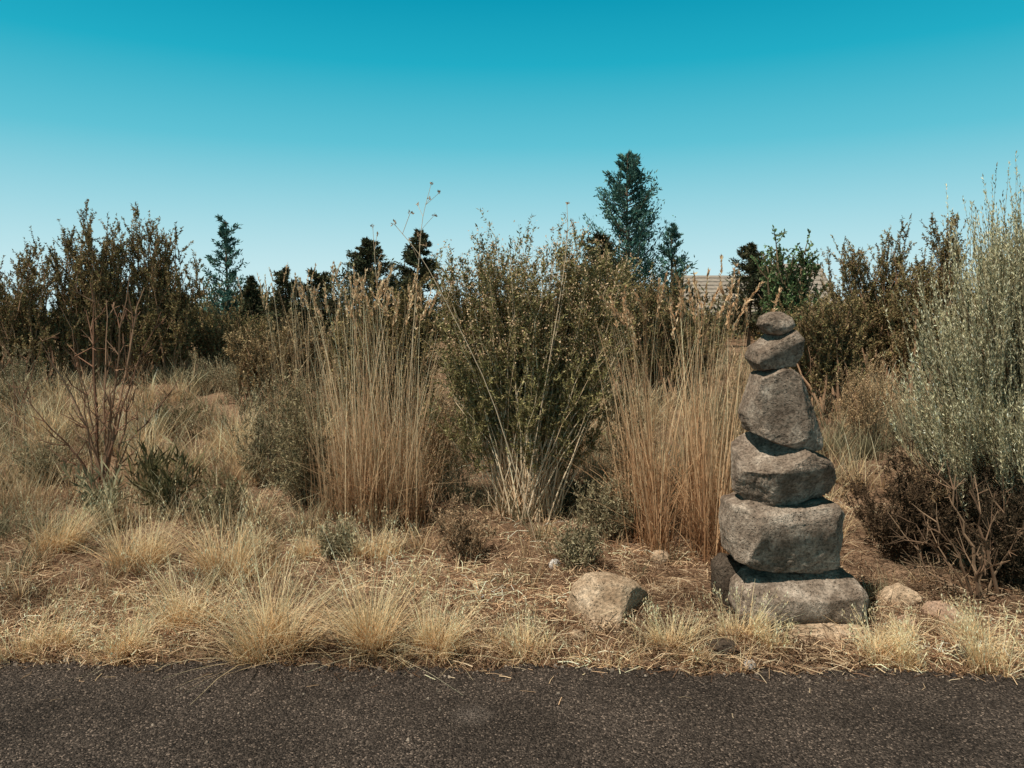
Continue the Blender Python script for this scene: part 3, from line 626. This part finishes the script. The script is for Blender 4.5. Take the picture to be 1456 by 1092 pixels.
def weed(label, pts, Y, r=.0035):
    P = np.array([at(a, b2, Y) for a, b2 in pts]); P[0,2] = gz(P[0,0], Y)-.01
    tt = np.linspace(0, len(pts)-1, 14); Pi = np.stack([np.interp(tt, np.arange(len(pts)), P[:,i]) for i in range(3)], -1)
    Pi[1:-1] = (Pi[:-2]+Pi[1:-1]*2+Pi[2:])/4
    t = thing('weed_stalk', label, 'weed', P[0]); mb = MB()
    tubes(mb, Pi[None], (r*np.linspace(1, .45, 14))[None], np.tile(np.array([.62,.47,.32]), (1,14,1)), 5)
    n = 6; k = R.integers(7, 13, n); d = unit(R.normal(0, .7, (n,3))+np.array([0,0,.8])); L = R.uniform(.05, .16, n)
    Q = np.stack([Pi[k], Pi[k]+d*(L*.5)[:,None], Pi[k]+d*L[:,None]], 1)
    tubes(mb, Q, np.full((n,3), r*.45), np.tile(np.array([.52,.37,.24]), (n,3,1)), 4)
    mb.build('stem', M_bark, t)
    for e in np.concatenate([Q[:,-1], Pi[-1:]]):
        m = 8; mb = MB()
        leaves(mb, e[None]+R.normal(0, .005, (m,3)), R.normal(0, .6, (m,3))+np.array([0,0,.7]), np.full(m, .02), np.full(m, .011), pick([(.42,.28,.17),(.32,.21,.13)], m))
        mb.build('bud', M_flower, t)
weed('long pale dead stalk leaning left across the olive rabbitbrush', [(765,690),(700,560),(640,440),(600,365),(560,318)], 4.55)
weed('thin upright weed stalk rising above the golden grass into the sky', [(575,660),(585,500),(595,380),(600,310),(613,262)], 5.6)
weed('dry weed stalk rising from the top of the olive rabbitbrush', [(740,690),(780,520),(800,400),(808,330),(806,290)], 5.0)
weed('short dry weed stalk poking above the golden grass right side', [(560,640),(545,480),(535,400),(530,322)], 5.7)

def leafy(label, px, py, h, w, n, cols):
    b = hit(px, py); Yl = float(b[1])+.1
    shrub('leafy_plant', label, 'plant', b, [lobe(px, py-h, py-h*.2, w/2, Yl)], nst=30, ntw=n, nlf=5, leafL=.12, leafW=.012, cols=cols, tw=.15, up=1.2, spread=.4, sr=.004, scol=[(.36,.28,.15),(.25,.2,.1)], base_r=.1, tstart=.1, leaf_spread=.28, fol='leaves')
leafy('spiky dark green leafy plant in the left foreground', 230, 737, 95, 125, 140, [(.11,.10,.045),(.16,.14,.068),(.08,.07,.034),(.25,.205,.115)])
leafy('smaller grey green leafy plant at the foot of the dead red branches', 150, 757, 75, 80, 60, [(.34,.30,.18),(.26,.23,.13),(.42,.37,.23)])
SAGE = [(.25,.21,.12),(.32,.27,.16),(.17,.145,.08),(.43,.36,.23)]
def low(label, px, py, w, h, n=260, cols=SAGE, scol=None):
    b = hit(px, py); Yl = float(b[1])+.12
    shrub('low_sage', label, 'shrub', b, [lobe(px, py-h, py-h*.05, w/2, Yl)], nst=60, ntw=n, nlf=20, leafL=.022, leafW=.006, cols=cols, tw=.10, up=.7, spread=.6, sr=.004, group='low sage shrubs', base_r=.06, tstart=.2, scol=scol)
low('small grey sage bush on the dirt behind the lone boulder', 825, 815, 85, 75)
low('small brown sage bush on the dirt below the olive rabbitbrush', 660, 800, 110, 100, cols=[(.36,.235,.14),(.26,.165,.095),(.46,.32,.195)])
low('tiny dark sage bush in front of the tall golden grass', 482, 800, 60, 50)
low('olive sage bush left of the tall golden grass', 385, 690, 130, 150, 650)
low('grey sage bush in the left field behind the fluffy straw tuft', 345, 575, 120, 80, 480)
low('grey sage bush in the field right of the bare reddish shrub', 290, 560, 100, 60, 400)
low('low sage bush at the left edge in the field', 25, 590, 120, 110, 500)
low('grey green sage bush hugging the left side of the tall golden grass', 428, 725, 120, 230, 1100, [(.28,.225,.125),(.21,.17,.09),(.37,.30,.18)])
low('shaded brown bush right of the cairn below the sagebrush', 1300, 800, 220, 190, 1700, [(.095,.063,.038),(.135,.088,.053),(.075,.049,.032)], [(.13,.083,.053),(.10,.066,.043)])  # very dark leaf and stem colours stand in for the sagebrush's shade
low('dark shaded bush at the right edge under the sagebrush', 1430, 840, 200, 220, 1600, [(.085,.06,.038),(.12,.084,.051),(.065,.046,.03)], [(.12,.08,.052),(.09,.06,.04)])  # deep shadow below the sagebrush is put into these foliage colours
low('dull sage bush left of the reddish tall grass at its foot', 870, 768, 120, 100, 500)
low('straw coloured bush in the field right of the cairn', 1230, 640, 130, 150, 700, [(.44,.30,.165),(.34,.225,.12),(.56,.40,.23)])
low('olive bush in the left field in front of the dark shrubs', 210, 520, 110, 45, 300)
low('grey green bush in the left field below the brown scrubby shrub', 405, 600, 110, 90, 450)
low('dull green low bush beside the spiky leafy plant', 310, 745, 90, 70, 320, [(.19,.165,.085),(.25,.215,.12),(.14,.12,.06)])
low('grey green low bush in the left field between the bare shrub and the photo edge', 60, 690, 100, 70, 360)
low('dull olive low bush in the left field above the pale straw tuft', 250, 620, 110, 60, 380, [(.21,.18,.095),(.28,.235,.13),(.15,.13,.065)])

# ---------------------------------------------------------------- house
def house():
    M_wall = flat_mat('house_paint', (.36,.29,.21), (.42,.34,.25), 3); M_roof = flat_mat('roof_shingle', (.23,.185,.145), (.37,.31,.25), 3)
    M_trim = flat_mat('house_trim', (.45,.39,.32), (.5,.43,.36), 2); M_glass = flat_mat('dark_glass', (.02,.03,.035), (.04,.05,.055), 1, .1)
    Y = 80.0; g = float(gz(19, Y)); t = None
    def box(x0, x1, y0, y1, z0, z1):
        v = np.array([[x0,y0,z0],[x1,y0,z0],[x1,y1,z0],[x0,y1,z0],[x0,y0,z1],[x1,y0,z1],[x1,y1,z1],[x0,y1,z1]], float)
        return v, np.array([[0,3,2,1],[4,5,6,7],[0,1,5,4],[1,2,6,5],[2,3,7,6],[3,0,4,7]])
    def bx(name, mat, par, *a):
        mb = MB(); v, f = box(*a); mb.add(v, f, np.ones_like(v)); return mb.build(name, mat, par)
    loc = (at(1095, 400, Y)[0], Y, g)
    t = thing('house', 'tan shingle roofed house half hidden by the shrubs above the cairn', 'house', loc)
    for (pa, pb, pr, pe, dy) in ((980, 1142, 392, 446, 0), (1130, 1205, 374, 440, 1.5)):
        x0 = at(pa, 400, Y)[0]; x1 = at(pb, 400, Y)[0]; zr = at(1000, pr, Y+6)[2]; ze = at(1000, pe, Y)[2]
        bx('wall', M_wall, t, x0+.5, x1-.5, Y+dy+.3, Y+11, g-.1, ze+.05)
        mb = MB(); n = 10; yr = Y+dy+6; yeave = Y+dy-.5
        for s in (1, -1):
            for i in range(n):
                a, b2 = i/n, (i+1.25)/n
                y0, y1 = (yeave+(yr-yeave)*a, yeave+(yr-yeave)*min(b2, 1)); z0, z1 = ze+(zr-ze)*a, ze+(zr-ze)*min(b2, 1)
                if s < 0: y0, y1 = 2*yr-y0, 2*yr-y1
                v = np.array([[x0,y0,z0+.2],[x1,y0,z0+.2],[x1,y1,z1+.03],[x0,y1,z1+.03],[x0,y0,z0],[x1,y0,z0],[x1,y1,z1-.05],[x0,y1,z1-.05]])
                mb.add(v, np.array([[0,1,2,3],[4,5,1,0],[7,6,5,4],[5,6,2,1],[4,0,3,7]]), np.ones_like(v))
        rf = mb.build('roof', M_roof, t)
        bx('fascia', M_trim, t, x0, x1, yeave-.04, yeave-.005, ze-.16, ze+.1)
        for q in (.3, .7):
            x = x0+(x1-x0)*q
            w = bx('window', M_trim, t, x-.8, x+.8, Y+dy+.2, Y+dy+.295, g+1.0, g+2.2)
            mb = MB(); v, f = box(x-.7, x+.7, Y+dy+.15, Y+dy+.195, g+1.1, g+2.1); mb.add(v, f, np.ones_like(v))
            o = mb.build('pane', M_glass, None); o.parent = w
            o.data.transform(Matrix.Translation(-Vector(loc)))
house()

# ---------------------------------------------------------------- light, sky, camera
az = np.array([-.82, -.57]); az /= np.linalg.norm(az); el = math.radians(60)
sv = Vector((az[0]*math.cos(el), az[1]*math.cos(el), math.sin(el)))
ld = bpy.data.lights.new('sun', 'SUN'); ld.energy = 5; ld.angle = math.radians(.5); ld.color = (1, .95, .84)
lo = bpy.data.objects.new('sun', ld); C.objects.link(lo); lo.rotation_euler = sv.to_track_quat('Z', 'Y').to_euler(); lo.location = (-8, -8, 20)
W = bpy.data.worlds.new('World'); S.world = W; W.use_nodes = True
nd, lk = W.node_tree.nodes, W.node_tree.links; nd.clear()
sky = nd.new('ShaderNodeTexSky'); sky.sky_type = 'NISHITA'; sky.sun_disc = False; sky.sun_elevation = el; sky.sun_rotation = math.atan2(sv.x, sv.y)
bg1 = nd.new('ShaderNodeBackground'); bg1.inputs[1].default_value = .05; lk.new(sky.outputs[0], bg1.inputs[0])
tc = nd.new('ShaderNodeTexCoord'); sp = nd.new('ShaderNodeSeparateXYZ'); lk.new(tc.outputs['Generated'], sp.inputs[0])
rp = ramp(nd, [(0, (.66,.86,.89)), (.06, (.56,.81,.86)), (.13, (.35,.69,.78)), (.21, (.12,.55,.68)), (.30, (.015,.42,.57)), (.38, (.0,.31,.46)), (.48, (.015,.05,.065)), (1, (.025,.024,.022))])
lk.new(sp.outputs[2], rp.inputs[0])
bg2 = nd.new('ShaderNodeBackground'); bg2.inputs[1].default_value = 1; lk.new(rp.outputs[0], bg2.inputs[0])
mxs = nd.new('ShaderNodeMixShader'); mxs.inputs[0].default_value = .975; lk.new(bg1.outputs[0], mxs.inputs[1]); lk.new(bg2.outputs[0], mxs.inputs[2])
wo = nd.new('ShaderNodeOutputWorld'); lk.new(mxs.outputs[0], wo.inputs[0])
cd = bpy.data.cameras.new('camera'); cam = bpy.data.objects.new('camera', cd); C.objects.link(cam)
cd.sensor_width = 36; cd.lens = 36*F/1456; cd.clip_end = 2000; cd.clip_start = .05
cam.location = (0, 0, H); cam.rotation_euler = (math.pi/2-TILT, 0, 0)
S.camera = cam
S.view_settings.view_transform = 'Standard'; S.view_settings.look = 'None'; S.view_settings.exposure = 0
